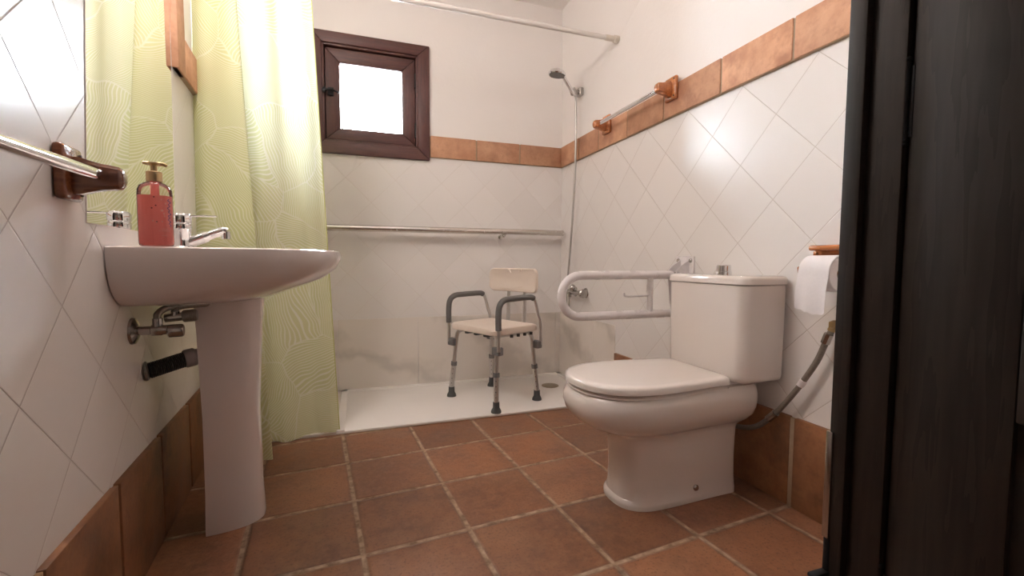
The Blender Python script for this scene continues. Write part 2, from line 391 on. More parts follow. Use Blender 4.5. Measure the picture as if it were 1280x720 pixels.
# back wall with the window hole
WX0, WX1, WZ0, WZ1 = -.196, .362, 1.478, 2.06
b = MB(); BX0, BX1 = -1.0, XR + .15
b.mi = 0
b.box((BX0, YB, 0), (BX1, YB + .24, WZ0 - .03)); b.mi = 1
b.box((BX0, YB, WZ1), (BX1, YB + .24, HC)); b.box((BX0, YB, WZ0 - .03), (WX0, YB + .24, WZ1)); b.box((WX1, YB, WZ0 - .03), (BX1, YB + .24, WZ1)); b.box((WX0, YB, WZ0 - .03), (WX1, YB + .24, WZ0))
b.mi = 2
for x0, x1 in ((-.72, -.131), (-.1285, .344), (.3465, .819), (.8215, 1.296), (1.2985, XR)): b.box((x0, YB - .004, 0), (x1, YB + .01, .446), .0012, 1)
structure(b.build('wall_back', [M['tileB'], M['plaster'], M['marble']]), 'back shower wall with tiles over a marble strip and plaster above', 'wall')
# left wall
b = MB(LW); b.mi = 0; b.box((-.15, .30, 0), (0, 2.98, ZB0 + .07)); b.mi = 1; b.box((-.15, .30, ZB0 + .07), (0, 2.98, HC))
structure(b.build('wall_left', [M['tileL'], M['plaster']], W=LW), 'left wall of diagonal white tiles behind the washbasin', 'wall')
# front wall with the doorway the camera looks through
JX = .727
b = MB(); b.box((JX + .03, .30, 0), (XR + .15, .50, HC)); b.box((-.62, .10, 0), (-.40, .30, HC)); b.box((-.62, .10, 2.16), (XR + .15, .30, HC)); b.box((-.62, .30, 2.16), (JX + .03, .50, HC))
structure(b.build('wall_front', M['plaster']), 'plastered wall around the doorway at the camera', 'wall')
b = MB(); b.box((-1.1, -1.6, 0), (-1.0, .2, HC)); b.box((-1.0, .10, 0), (-.62, .20, HC)); structure(b.build('wall_hall_left', M['plaster']), 'plastered left wall of the hall', 'wall')
b = MB(); b.box((XR + .15, -1.6, 0), (XR + .25, .5, HC)); structure(b.build('wall_hall_right', M['plaster']), 'plastered right wall of the hall', 'wall')
b = MB(); b.box((-1.1, -1.7, 0), (XR + .25, -1.6, HC)); structure(b.build('wall_hall_back', M['plaster']), 'plastered wall of the hall behind the camera', 'wall')

# terracotta skirting and band: bevelled bricks over a mortar strip, one mesh per run
def brick_run(name, label, cat, F, axis, a0, a1, seams, z0, z1, t, mats, gap=.008, cap=False, W=None):
    b = MB(F)
    def bx(p0, p1, za, zb, tt, bev):
        lo, hi = [0, 0, za], [0, 0, zb]
        if axis == 'u': lo[0], hi[0] = -.01, tt; lo[1], hi[1] = p0, p1
        else: lo[0], hi[0] = p0, p1; lo[1], hi[1] = YB - tt, YB + .01
        b.box(lo, hi, bev, 2)
    b.mi = 1; bx(a0, a1, z0, z1 - .004, t - .005, .001); b.mi = 0
    e = [a0] + [s for s in sorted(seams) if a0 < s < a1] + [a1]
    for p, q in zip(e, e[1:]):
        b.sh = random.random(); bx(p + gap / 2, q - gap / 2, z0 + .002, z1 - random.random() * .002, t - random.random() * .0015, .0035)
    return structure(b.build(name, mats, W=W), label, cat)
VT = 1
bm_, sm_ = [M['band'], M['mortar']], [M['base'], M['mortar_d']]
brick_run('trim_1', 'terracotta band across the back wall beside the window', 'trim', ID, 'x', .426, XR, [.724, 1.021], ZB0, ZB1 - .003, .014, bm_)
b = MB(LW); b.mi = 1; b.box((-.01, 1.812, ZB0 - .004), (.014, 1.902, 2.42), .001)
b.mi = 0; zz = ZB0 - .004
for h in (.31, .31, .31):
    b.sh = random.random(); b.box((-.01, 1.808, zz), (.0195, 1.906, zz + h - .008), .0035); zz += h
structure(b.build('trim_5', bm_, W=LW), 'upright terracotta strip on the left wall at the mirror edge', 'trim')
rs = [-2.55, -2.31, -2.02, -1.727, -1.389, -1.089, -.79, -.55]
brick_run('trim_2', 'terracotta band along the right wall above the tiles', 'trim', RW, 'u', -YB + .013, -.50, rs, ZB0, ZB1, .016, bm_, W=RW)
brick_run('trim_3', 'terracotta band on the left wall between mirror and curtain', 'trim', LW, 'u', 1.903, 2.86, [2.17, 2.47, 2.77], ZB0 - .004, ZB1 - .004, .020, bm_, W=LW)
brick_run('baseboard_right', 'terracotta skirting along the right wall beside the toilet', 'baseboard', RW, 'u', -2.114, -.50, [-1.94, -1.64, -1.34, -1.04, -.74], 0, .300, .014, [M['base'], M['mortar']], .016, W=RW)
brick_run('baseboard_left', 'terracotta skirting along the left wall below the washbasin', 'baseboard', LW, 'u', .31, 2.16, [.59, .89, 1.192, 1.492, 1.80, 2.1], 0, .302, .014, sm_, .012, W=LW)

# ------------------------------------------------------------------ window
w = thing('window_1', 'small mahogany framed window glowing with daylight in the back wall', 'window', (.09, YB, WZ0), kind='structure')
OX0, OX1, OZ0, OZ1 = -.243, .425, 1.424, 2.112
def frame_ring(b, o, i, y0, y1, bev=.006):
    (ox0, ox1, oz0, oz1), (ix0, ix1, iz0, iz1) = o, i
    q = [[(ox0, oz0), (ox1, oz0), (ix1, iz0), (ix0, iz0)], [(ox1, oz0), (ox1, oz1), (ix1, iz1), (ix1, iz0)], [(ox1, oz1), (ox0, oz1), (ix0, iz1), (ix1, iz1)], [(ox0, oz1), (ox0, oz0), (ix0, iz0), (ix0, iz1)]]
    for k, p in enumerate(q):
        b.mi = k % 2; b.prism([(x, y0, z) for x, z in p], (0, y1 - y0, 0), bev, 2)
WM = [M['winwood'], M['winwood_v']]
b = MB(); frame_ring(b, (OX0, OX1, OZ0, OZ1), (-.185, .352, 1.492, 2.046), YB - .022, YB + .012, .005); frame_ring(b, (-.19, .357, 1.487, 2.051), (-.174, .342, 1.506, 2.034), YB - .012, YB + .05, .004); frame_ring(b, (-.19, .357, 1.487, 2.051), (-.150, .320, 1.528, 2.010), YB + .046, YB + .10, .003)
b.build('window_frame', WM, w)
b = MB(); frame_ring(b, (-.170, .340, 1.510, 2.030), (-.092, .262, 1.578, 1.950), YB + .004, YB + .05, .005)
sash = b.build('sash', WM, w)
b = MB(); b.box((-.10, YB + .026, 1.57), (.27, YB + .032, 1.958)); b.build('pane', M['pane'], sash)
b = MB()
b.tube([(-.188, YB - .024, 1.778), (-.165, YB - .030, 1.777), (-.14, YB - .028, 1.782), (-.102, YB - .012, 1.776)], [.005, .006, .006, .004], 10); b.ball((-.176, YB - .024, 1.777), .013, (1, .6, 1.3)); b.box((-.158, YB - .012, 1.755), (-.126, YB + .006, 1.80), .003)
b.ball((-.103, YB - .012, 1.776), .007)
o = b.build('latch', M['iron'], w); o['label'] = 'black iron latch'
for z in (1.90, 1.60):
    b = MB(); b.tube([(.340, YB - .004, z - .035), (.340, YB - .004, z + .035)], .006, 10); b.ball((.340, YB - .004, z + .04), .007); b.ball((.340, YB - .004, z - .04), .007); b.build('hinge', M['iron'], w)
b = MB(); b.box((-.196, YB + .05, 1.47), (.362, YB + .26, 1.478)); b.build('outer_sill', M['marble'], w)

# ------------------------------------------------------------------ shower tray
t = thing('shower_tray', 'flat white shower tray spanning the floor under the shower chair', 'shower tray', (.61, 2.49, 0))
b = MB(); b.box((-.112, 2.148, 0), (XR - .004, YB - .004, .014), .004); 
b.box((-.112, 2.148, .010), (-.075, YB - .004, .021), .004); b.box((-.112, YB - .045, .010), (XR - .004, YB - .004, .021), .004); b.box((XR - .042, 2.148, .010), (XR - .004, YB - .004, .021), .004); 
b.build('basin_floor', M['tray'], t)
b = MB(); b.lathe([(.0, .0), (.054, .0), (.054, .003), (.048, .005), (.0, .004)], (1.135, 2.545, .013)); 
for k in range(8):
    a = k * PI / 4; b.ball((1.135 + .028 * math.cos(a), 2.545 + .028 * math.sin(a), .017), .006, (1, 1, .35), 8)
o = b.build('drain_cover', M['drain'], t); o['label'] = 'round metal drain cover'
b = MB(); b.box((-.70, 2.148, 0), (-.1115, YB - .003, .014), .001); structure(b.build('trim_4', M['marble']), 'marble strip of floor behind the curtain', 'trim')

# ------------------------------------------------------------------ curtain and its rod
RZ, RY = 1.992, 2.14
b = MB(); r = thing('shower_curtain_rod', 'white curtain rod crossing above the shower entrance', 'curtain rod', (.35, RY, RZ))
xl = -.61
b.tube([(xl, RY, RZ - .004), (.3, RY, RZ - .003), (XR - .03, RY, RZ)], .0125, 16); b.build('rod', M['rodwhite'], r)
b = MB(); b.lathe([(.015, 0), (.015, .05), (.019, .052), (.019, .078)], (XR - .08, RY, RZ), (1, 0, 0), 20); o = b.build('end_cap', M['cream'], r); o['label'] = 'cream end cap'
b = MB(); b.lathe([(.015, 0), (.015, .05), (.019, .052), (.019, .07)], (xl + .06, RY, RZ - .004), (-1, 0, 0), 20); o = b.build('end_cap', M['cream'], r); o['label'] = 'cream end cap'

def plan(t):
    """plan-view control points of the curtain, top (t=0) to floor (t=1)"""
    L = lambda a, c: a + (c - a) * t
    return [(L(-.600, -.614), L(2.10, 2.03)), (L(-.575, -.56), L(2.078, 1.985)), (L(-.53, -.50), L(2.080, 1.965)), (L(-.488, -.42), L(2.074, 1.955)), (L(-.460, -.352), L(2.074, 1.960)),
            (L(-.452, -.342), L(2.080, 1.972)), (L(-.462, -.362), L(2.090, 1.995)), (L(-.52, -.47), L(2.100, 2.035)), (L(-.572, -.575), L(2.108, 2.062)), (L(-.584, -.592), L(2.118, 2.078)), (L(-.57, -.57), L(2.129, 2.096)),
            (L(-.52, -.49), L(2.136, 2.115)), (L(-.46, -.40), L(2.134, 2.128)), (L(-.425, -.355), L(2.128, 2.132)),
            (L(-.39, -.325), L(2.118, 2.122)), (L(-.352, -.29), L(2.122, 2.130)), (L(-.318, -.245), L(2.152, 2.150)), (L(-.283, -.205), L(2.150, 2.152)), (L(-.256, -.17), L(2.125, 2.142)), (L(-.225, -.135), L(2.122, 2.146)), (L(-.196, -.113), L(2.148, 2.156)), (L(-.180, -.098), L(2.160, 2.160))]
b = MB(); rows = 46; grid = []; ztop = RZ - .03
for j in range(rows + 1):
    t_ = j / rows; z = ztop + (.012 - ztop) * t_
    pts = spline([(x, y, 0) for x, y in plan(t_)], 6)
    grid.append([(p.x, p.y + .006 * math.sin(5 * t_ + i * .21) * t_, z + .008 * math.sin(i * .13) * t_ - (.012 * t_ if i < 36 else 0)) for i, p in enumerate(pts)])
uvl = b.bm.loops.layers.uv.new('UVMap')
vs = [[b._v(p) for p in r_] for r_ in grid]; n = len(vs[0])
ss = [0]
for i in range(1, n): ss.append(ss[-1] + (Vector(grid[0][i]) - Vector(grid[0][i - 1])).length * .5 + (Vector(grid[-1][i]) - Vector(grid[-1][i - 1])).length * .5)
for j in range(rows):
    for i in range(n - 1):
        f = b._f([vs[j][i], vs[j][i + 1], vs[j + 1][i + 1], vs[j + 1][i]])
        for lp, (a, c) in zip(f.loops, ((j, i), (j, i + 1), (j + 1, i + 1), (j + 1, i))): lp[uvl].uv = (ss[c], grid[a][c][2])
cu = thing('shower_curtain', 'yellow green shower curtain with white leaf line print hanging beside the washbasin', 'curtain', (-.35, 2.13, 0))
b.build('fabric', M['curtain'], cu)
b = MB(); b.tube([g[-1] for g in grid], .0022, 6); o = b.build('hem', M['hem'], cu); o['label'] = 'stitched yellow side hem'
for k in range(7):
    x = -.585 + k * .066; b = MB(); b.tube(arc((x, RY, RZ - .012), .021, 0, 2 * PI, 20, (0, 1, 0), (0, 0, 1)), .0022, 6, False); b.build('ring', M['cream'], cu)

# ------------------------------------------------------------------ back grab bar
g = thing('grab_bar', 'long steel grab bar across the back shower wall below the window', 'grab bar', (.4, YB, .992))
GY = YB - .072
b = MB(); b.tube([(-.50, GY, .988), (-.2, GY, .990), (.88, GY, .994), (1.315, GY, .994)], .0185, 20); b.build('bar', M['steel'], g)
for x in (-.19, .89):
    b = MB(); b.ball((x, GY, .966), .0125, (1, 1, .9), 14); b.tube([(x, GY, .964), (x, YB, .964)], .0085, 12); b.lathe([(0, 0), (.017, 0), (.017, .006), (.012, .010)], (x, YB + .001, .964), (0, -1, 0), 24); b.lathe([(.0185, -.016), (.0222, -.014), (.0222, .014), (.0185, .016)], (x, GY, .991), (1, 0, 0), 22); b.build('mounting_bracket', M['steel'], g)

# ------------------------------------------------------------------ wooden towel rails (same make on both side walls)
def towel_rail(label, F, v0, v1, z, mat, loc, rz, flip, tilt=0.):
    t = thing('towel_rail', label, 'towel rail', loc, rz, 'wooden towel rails')
    barR, off = .0105, .062
    for k, v in enumerate((v0, v1)):
        b = MB(F); hw, hh = .038, .050
        b.box((0, v - hw, z - hh), (.018, v + hw, z + hh), .008, 3)
        # arm: a board that narrows from plate to rounded tip
        prof = [(.014, .034), (.03, .033), (.045, .028), (.06, .024), (.075, .022), (.085, .020), (.090, .015), (.092, .008)]
        rings = []
        for u, h in prof:
            th = .014 if u < .088 else .010; zc = z - .004 - (tilt if k == 0 else 0)
            rings.append([(u, v + th * c, zc + h * s_) for c, s_ in ((-1, -.72), (-.6, -1), (.6, -1), (1, -.72), (1, .72), (.6, 1), (-.6, 1), (-1, .72))])
        b.rings(rings); br = b.build('bracket', mat, t)
        for dz in (-.036, .036):
            b = MB(F); b.lathe([(0, 0), (.0035, 0), (.003, .0018), (0, .002)], (.018, v + .026, z + dz), (1, 0, 0), 10); b.build('screw', M['iron'], br)
    b = MB(F); b.tube([(off, v0 + .006, z - .003 - tilt), (off, v1 - .006, z - .003)], barR, 20); b.build('bar', M['chrome'], t)
    return t
towel_rail('dark cherry wood towel rail with steel bar beside the wall mirror', LW, .49, 1.048, .958, M['cherry_d'], LW @ Vector((0, .77, .975)), LA, False, .016)
RR = RW
towel_rail('cherry wood towel rail on the terracotta band of the right wall', Matrix.Translation((-.015, 0, 0)) @ RW, -2.206, -1.664, 1.560, M['cherry'], (XR - .015, 1.935, 1.56), PI, True)

# ------------------------------------------------------------------ mirror
mi = thing('wall_mirror', 'frameless wall mirror above the washbasin reflecting the green curtain', 'mirror', lw(0, 1.46, .87), LA)
b = MB(LW); b.mi = 1
q = [(1.132, .874), (1.764, .874), (1.806, 1.76), (1.218, 1.76)]      # hangs a touch askew
b.prism([(.0003, v, z) for v, z in q], (.0015, 0, 0)); b.mi = 0
b._f([b._v((.0019, v + (.0008 if v < 1.5 else -.0008), z + (.0008 if z < 1 else -.0008))) for v, z in q], False)
b.build('mirror_glass', [M['mirror'], M['mirror_edge']], mi)

# ------------------------------------------------------------------ washbasin on its pedestal
VC = 1.525
def dshape(f, hw, u0, n=2.6, k=40, vc=VC, z=0.):
    out = []
    for i in range(k + 1):
        a = PI * i / k; c, s_ = math.cos(a), math.sin(a)
        out.append((u0 + (f - u0) * abs(s_) ** (2 / n), vc + hw * math.copysign(abs(c) ** (2 / n), c), z))
    return out
wb = thing('washbasin', 'white ceramic washbasin on a tall pedestal against the left wall', 'washbasin', lw(.12, VC, 0), LA)
b = MB(LW)
lv = [(.687, .275, .215), (.692, .295, .242), (.700, .325, .262), (.711, .352, .280), (.728, .402, .296), (.746, .445, .307), (.775, .484, .316), (.800, .497, .320), (.818, .499, .320), (.8275, .4965, .3185), (.831, .490, .314)]
rings = [dshape(f, h, .003, 2.55, z=z) for z, f, h in lv]
inner = [(.831, .462, .285, .135), (.826, .452, .276, .142), (.80, .435, .262, .150), (.765, .39, .225, .165), (.735, .32, .15, .19), (.727, .265, .06, .225)]
rings += [dshape(f, h, u0, 2.4, z=z) for z, f, h, u0 in inner]
b.rings(rings); b.build('basin', M['ceramic_b'], wb)
b = MB(LW); rings = []
for z, f, h, u0 in ((0, .262, .084, .116), (.015, .264, .085, .116), (.12, .258, .082, .118), (.35, .256, .082, .118), (.6, .268, .088, .112), (.69, .276, .092, .108)):
    rings.append(dshape(f, h, u0, 2.5, 30, VC + .013, z))
b.rings(rings); b.build('pedestal', M['ceramic_b'], wb)
b = MB(LW); b.lathe([(0, 0), (.022, 0), (.022, .003), (.012, .004), (0, .002)], (.25, VC, .7275)); b.build('drain_ring', M['chrome'], wb)

# mixer tap
tp_ = thing('mixer_tap', 'chrome single lever mixer tap on the washbasin behind the soap dispenser', 'tap', lw(.072, VC, .83), LA)
b = MB(LW); b.lathe([(0, 0), (.029, 0), (.029, .006), (.025, .010), (.0245, .054), (.026, .058), (.026, .072), (.024, .075), (.026, .077), (.0272, .094), (.022, .102), (0, .104)], (.072, VC, .830)); b.build('body', M['chrome'], tp_)
b = MB(LW); b.tube(spline([(.085, VC, .850), (.115, VC, .862), (.150, VC, .878), (.175, VC, .887), (.183, VC, .885)], 5), [.016] * 8 + [.013] * 8 + [.0125] * 5, 16); b.lathe([(.0115, 0), (.0115, .022), (.009, .022)], (.180, VC, .863), (0, 0, 1), 16); b.build('spout', M['chrome'], tp_)
b = MB(LW); b.box((.075, VC - .013, .925), (.160, VC + .013, .930), .0024, 2, R=Matrix.Rotation(-.02, 3, 'Y')); b.build('lever', M['chrome'], tp_)

# soap dispenser
SU, SV = .085, 1.2465
sd = thing('soap_dispenser', 'clear pump bottle of coral red liquid soap on the washbasin edge', 'soap dispenser', lw(SU, SV, .831), LA)
def osec(rx, ry, z, k=36, n=2.8):
    ca, sa = math.cos(.15), math.sin(.15); out = []; rx *= .79; ry *= .9
    for i in range(k):
        a = 2 * PI * i / k; c, s_ = math.cos(a), math.sin(a)
        x = rx * math.copysign(abs(c) ** (2 / n), c); y = ry * math.copysign(abs(s_) ** (2 / n), s_)
        out.append((SU + x * ca - y * sa, SV + x * sa + y * ca, z))
    return out
Z0 = .832
b = MB(LW); b.rings([osec(rx, ry, Z0 + z * .9, n=nn) for rx, ry, z, nn in ((.036, .025, 0, 2.8), (.0405, .029, .003, 2.8), (.0415, .030, .008, 2.8), (.0415, .030, .130, 2.8), (.0405, .0295, .143, 2.6), (.036, .027, .153, 2.4), (.026, .021, .160, 2.2), (.016, .016, .163, 2), (.015, .015, .168, 2))])
b.build('bottle', M['bottle'], sd)
b = MB(LW); b.rings([osec(rx, ry, Z0 + z * .9) for rx, ry, z in ((.035, .024, .0025), (.0395, .028, .006), (.0402, .0287, .012), (.0402, .0287, .128))]); liq = b.build('liquid', M['soap'], sd)
b = MB(LW); b.lathe([(.0085, 0), (.0085, .036)], (SU, SV, Z0 + .115), seg=16); b.build('dip_tube', M['soap'], sd)
b = MB(LW); b.lathe([(.0, .0), (.0155, 0), (.0155, .0215), (.014, .023), (.0, .023)], (SU, SV, Z0 + .148)); b.build('collar', M['brass'], sd)
b = MB(LW); b.lathe([(.0065, 0), (.0065, .014), (.010, .015), (.0135, .0175), (.0135, .021), (.005, .0235), (0, .0235)], (SU, SV, Z0 + .170)); b.tube([(SU + .008, SV, Z0 + .1895), (SU + .018, SV + .003, Z0 + .1895), (SU + .024, SV + .004, Z0 + .186)], [.005, .0045, .0035], 10); b.tube([(SU - .010, SV, Z0 + .1895), (SU - .020, SV - .003, Z0 + .18955)], [.005, .0035], 10); b.build('pump_head', M['brass'], sd)
# print on the bottle: an upright script line, small lines of type, and tiny petals
def on(a, z, e=.0006):
    """point on the bottle wall at width position a (-1..1) on the side that faces the door"""
    n_ = 2.8; c = max(-.999, min(.999, a)); y = -(1 - abs(c) ** n_) ** (1 / n_)
    ca, sa = math.cos(.15), math.sin(.15); x, y = (.0328 + e) * c, (.027 + e) * y
    return (SU + x * ca - y * sa, SV + x * sa + y * ca, Z0 + z * .9)
b = MB(LW)
sc = [(.80 + .055 * math.sin(k * 1.35) + .03 * math.sin(k * .5), .050 + k * .0021) for k in range(34)]
b.tube([on(a, z) for a, z in sc], .00075, 6); b.build('script_print', M['print_blue'], sd)
b = MB(LW)
for z, a0, a1 in ((.043, .34, .66), (.038, .22, .78), (.026, .36, .66)):
    k = a0
    while k < a1: b.tube([on(k, z), on(k + .028, z + .0006)], .0007, 5); k += .045
for a, z in ((.42, .117), (.63, .108), (.40, .089), (.52, .082), (.55, .076), (.42, .062), (.46, .090), (.10, .060), (-.08, .063)):
    b.build('lettering', M['print_white'], sd) if 'lettering' not in [q.name for q in sd.children] else None
    b = MB(LW); b.ball(on(a, z), .0016, (1, 1, 1.3), 8); o = b.build('petal_print', M['print_white'], sd); o['label'] = 'white printed petal'
for a, z in ((.02, .123), (.10, .102), (.12, .061), (-.12, .095)):
    b = MB(LW); b.ball(on(a, z), .0016, (1, 1, 1), 8); o = b.build('petal_print', M['print_dark'], sd); o['label'] = 'dark printed petal'

# stop valves and hoses under the basin
sv = thing('stop_valve', 'chrome stop valve with braided hoses on the wall under the washbasin', 'valve', lw(0, 1.352, .622), LA)
V0, ZV = 1.352, .622
b = MB(LW); b.lathe([(0, 0), (.034, 0), (.032, .006), (.02, .012), (.012, .014)], (.0, V0, ZV), (1, 0, 0)); b.build('escutcheon', M['dullchrome'], sv)
b = MB(LW); b.lathe([(.011, 0), (.011, .03), (.014, .032), (.014, .052), (.012, .056), (.012, .07)], (.008, V0, ZV), (1, 0, 0), 18); b.tube([(.052, V0, ZV), (.052, V0, ZV + .030)], .011, 14); b.tube([(.060, V0 + .03, ZV + .026), (.105, V0 + .03, ZV + .030)], .011, 14); b.tube([(.082, V0 + .03, ZV + .03), (.082, V0 + .03, ZV + .043)], .010, 12); b.build('body', M['dullchrome'], sv)
b = MB(LW); b.lathe([(.014, 0), (.0165, .003), (.0165, .030), (.014, .034), (0, .034)], (.072, V0, ZV - .004), (1, .04, .02), 10); k = b.build('knob', M['dullchrome'], sv)
b = MB(LW); b.lathe([(.014, 0), (.0165, .003), (.0165, .028), (.014, .032), (0, .032)], (.098, V0 + .03, ZV + .030), (1, .04, .06), 10); b.build('knob', M['hosemetal'], sv)
b = MB(LW); b.tube(spline([(.052, V0, ZV + .028), (.053, V0 + .002, ZV + .041), (.068, V0 + .02, ZV + .054), (.10, V0 + .06, ZV + .0555), (.16, V0 + .14, ZV + .0555)], 7), .0085, 12); b.build('hose', M['hosemetal'], sv)
b = MB(LW); b.tube(spline([(.082, V0 + .03, ZV + .040), (.0825, V0 + .032, ZV + .047), (.092, V0 + .05, ZV + .0545), (.15, V0 + .11, ZV + .0555)], 7), .0085, 12); b.build('hose', M['hosemetal'], sv)
# waste pipe
wp = thing('waste_pipe', 'black corrugated waste pipe with grey collar running from wall to pedestal', 'pipe', lw(0, 1.43, .50), LA)
b = MB(LW); pts = []; rr = []
for k in range(43):
    t_ = k / 42; pts.append((.008 + .077 * t_, 1.43 + .038 * t_, .503 + .019 * t_)); rr.append(.0205 + .0016 * (k % 2))
b.tube(pts, rr, 18); b.build('corrugated_pipe', M['blackhose'], wp)
b = MB(LW); b.lathe([(.0, 0), (.024, 0), (.026, .003), (.026, .024), (.024, .027), (.021, .028), (.021, .06), (0, .06)], (.079, 1.465, .5215), (1, .42, .16), 22); o = b.build('collar', M['greypipe'], wp); o['label'] = 'grey plastic collar'
b = MB(LW); b.lathe([(0, 0), (.027, 0), (.026, .005), (.021, .008)], (.0, 1.43, .503), (1, .2, .1), 22); b.build('wall_flange', M['hosemetal'], wp)

# ------------------------------------------------------------------ toilet
TC = 1.265
to = thing('toilet', 'white close coupled toilet with closed lid against the right wall', 'toilet', (1.0, TC, 0))
def tsec(xf, xb, hw, hb, z, n=2.5, kf=26, xm=None):
    """plan outline: rounded front at xf, sides hw, squarish back half width hb at xb"""
    xm = xm if xm is not None else min(xf + hw * 1.15, xb - .08); out = []
    for i in range(kf + 1):
        a = PI * i / kf; c, s_ = math.cos(a), math.sin(a)
        out.append((xm - (xm - xf) * abs(s_) ** (2 / n), TC + hw * math.copysign(abs(c) ** (2 / n), c), z))
    r = min(.035, hb * .4)
    for q in range(1, 6): t_ = q / 6; out.append((xm + (xb - r - xm) * t_, TC - (hw + (hb - hw) * (3 * t_ * t_ - 2 * t_ ** 3)), z))
    for q in range(5): a = PI / 2 * q / 4; out.append((xb - r + r * math.sin(a), TC - hb + r - r * math.cos(a), z))
    for q in range(5): a = PI / 2 * q / 4; out.append((xb - r + r * math.cos(a), TC + hb - r + r * math.sin(a), z))
    for q in range(5, 0, -1): t_ = q / 6; out.append((xm + (xb - r - xm) * t_, TC + (hw + (hb - hw) * (3 * t_ * t_ - 2 * t_ ** 3)), z))
    return out
b = MB()
L = [(.787, 1.246, .110, .0985, 0), (.786, 1.246, .111, .0985, .012), (.788, 1.246, .1095, .0985, .019), (.796, 1.245, .1045, .0975, .026), (.800, 1.243, .101, .096, .06), (.801, 1.242, .100, .095, .13), (.796, 1.243, .101, .096, .20), (.786, 1.244, .105, .098, .232), (.768, 1.247, .113, .102, .246),
     (.735, 1.255, .132, .115, .258), (.700, 1.264, .150, .128, .270), (.665, 1.272, .170, .142, .290), (.645, 1.276, .182, .150, .315), (.637, 1.277, .187, .153, .340), (.640, 1.276, .186, .153, .365), (.650, 1.272, .180, .150, .385), (.664, 1.268, .172, .145, .394), (.69, 1.25, .15, .13, .395)]
b.rings([tsec(*q) for q in L]); 
b.rings([[(x, y, z) for x, y in ((1.10 + e, TC - .13 + e), (1.272 - e, TC - .125 + e), (1.272 - e, TC + .125 - e), (1.10 + e, TC + .13 - e))] for e, z in ((0, .36), (0, .398), (.004, .404))], smooth=False)
b.build('bowl', M['ceramic'], to)
# seat ring and lid
def lid(b, z0, z1, grow):
    prof = [(z0, -.006), (z0 + .003, 0), (z1 - .010, 0), (z1 - .004, -.004), (z1 - .001, -.012), (z1, -.03), (z1 + .001, -.08)]
    b.rings([tsec(.642 - e - grow, 1.142 + min(e, 0) * .6, .187 + e + grow, .166 + e + grow, z, 2.35, xm=.86) for z, e in prof])
b = MB(); lid(b, .392, .402, -.004); b.build('seat', M['lid'], to)
b = MB(); lid(b, .4035, .431, 0); b.build('lid', M['lid'], to)
for dy in (-.085, .085):
    b = MB(); b.tube([(1.150, TC + dy - .03, .412), (1.150, TC + dy + .03, .412)], .012, 14); b.box((1.140, TC + dy - .02, .396), (1.160, TC + dy + .02, .412), .003); b.build('hinge', M['lid'], to)
for x, y in ((.80, TC - .165), (.80, TC + .165)):
    b = MB(); b.box((x - .012, y - .006, .388), (x + .012, y + .006, .397), .003); b.build('bumper', M['white_metal'], to)
# tank
def rr_box(x0, x1, y0, y1, r, z, k=6):
    out = []
    for cx, cy, a0 in ((x1 - .008, y1 - .008, 0), (x0 + r, y1 - r, PI / 2), (x0 + r, y0 + r, PI), (x1 - .008, y0 + .008, 1.5 * PI)):
        q = r if cx == x0 + r else .008
        for i in range(k + 1):
            a = a0 + PI / 2 * i / k; out.append((cx + q * math.cos(a), cy + q * math.sin(a), z))
    return out
TX0, TX1, TY0, TY1 = 1.147, 1.326, 1.082, 1.448
b = MB(); b.rings([rr_box(TX0 + e, TX1 - e * .3, TY0 + e, TY1 - e, .034, z) for z, e in ((.404, .022), (.406, .012), (.414, .004), (.424, .001), (.50, 0), (.725, -.002))]); b.build('tank', M['ceramic'], to)
b = MB(); b.rings([rr_box(TX0 - .008 + e, TX1 - e * .3, TY0 - .008 + e, TY1 + .008 - e, .040, z) for z, e in ((.727, .004), (.730, .0), (.744, .0), (.750, .002), (.755, .007), (.757, .015), (.758, .04))]); b.build('tank_lid', M['ceramic'], to)
b = MB(); b.lathe([(.0, 0), (.027, 0), (.027, .010), (.0245, .012), (.0245, .031), (.021, .035), (0, .035)], (1.243, TC, .757), seg=26); b.build('flush_button', M['chrome'], to)
b = MB(); b.lathe([(0, 0), (.0105, 0), (.0105, .004), (.007, .008), (0, .009)], (1.055, TC - .0995, .046), (0, -1, .05), 14); o = b.build('bolt_cap', M['dullchrome'], to); o['label'] = 'metal bolt cap'

# flexible supply hose to the tank
sh = thing('supply_hose', 'grey flexible water hose curving along the skirting behind the toilet', 'hose', (XR, .93, .58))
HX = XR - .034
b = MB(); hp = [(HX + .008, .917, .600), (HX, .925, .570), (HX, .950, .505), (HX - .004, .99, .43), (HX - .008, 1.035, .358), (HX - .01, 1.085, .292), (HX - .012, 1.15, .232), (HX - .012, 1.235, .205), (HX - .012, 1.31, .212), (HX - .016, 1.35, .235)]
b.tube(spline(hp, 8), .0088, 14); b.build('hose', M['hosegrey'], sh)
for p, q in (((HX, .928, .563), (HX, .918, .592)), ((HX - .0095, 1.073, .306), (HX - .011, 1.10, .277))):
    b = MB(); b.tube([p, q], .0125, 8); b.build('ferrule', M['dullchrome'], sh)
b = MB(); b.tube([(HX - .004, .986, .437), (HX - .0052, .997, .417)], .0108, 14); o = b.build('sleeve', M['white_metal'], sh); o['label'] = 'white marking sleeve'
b = MB(); b.tube([(XR + .001, .905, .622), (HX + .006, .908, .620), (HX + .006, .916, .602)], .011, 12); b.ball((HX + .006, .908, .620), .014); b.box((HX - .012, .900, .611), (HX + .004, .914, .631), .004); b.build('valve', M['brass'], sh)

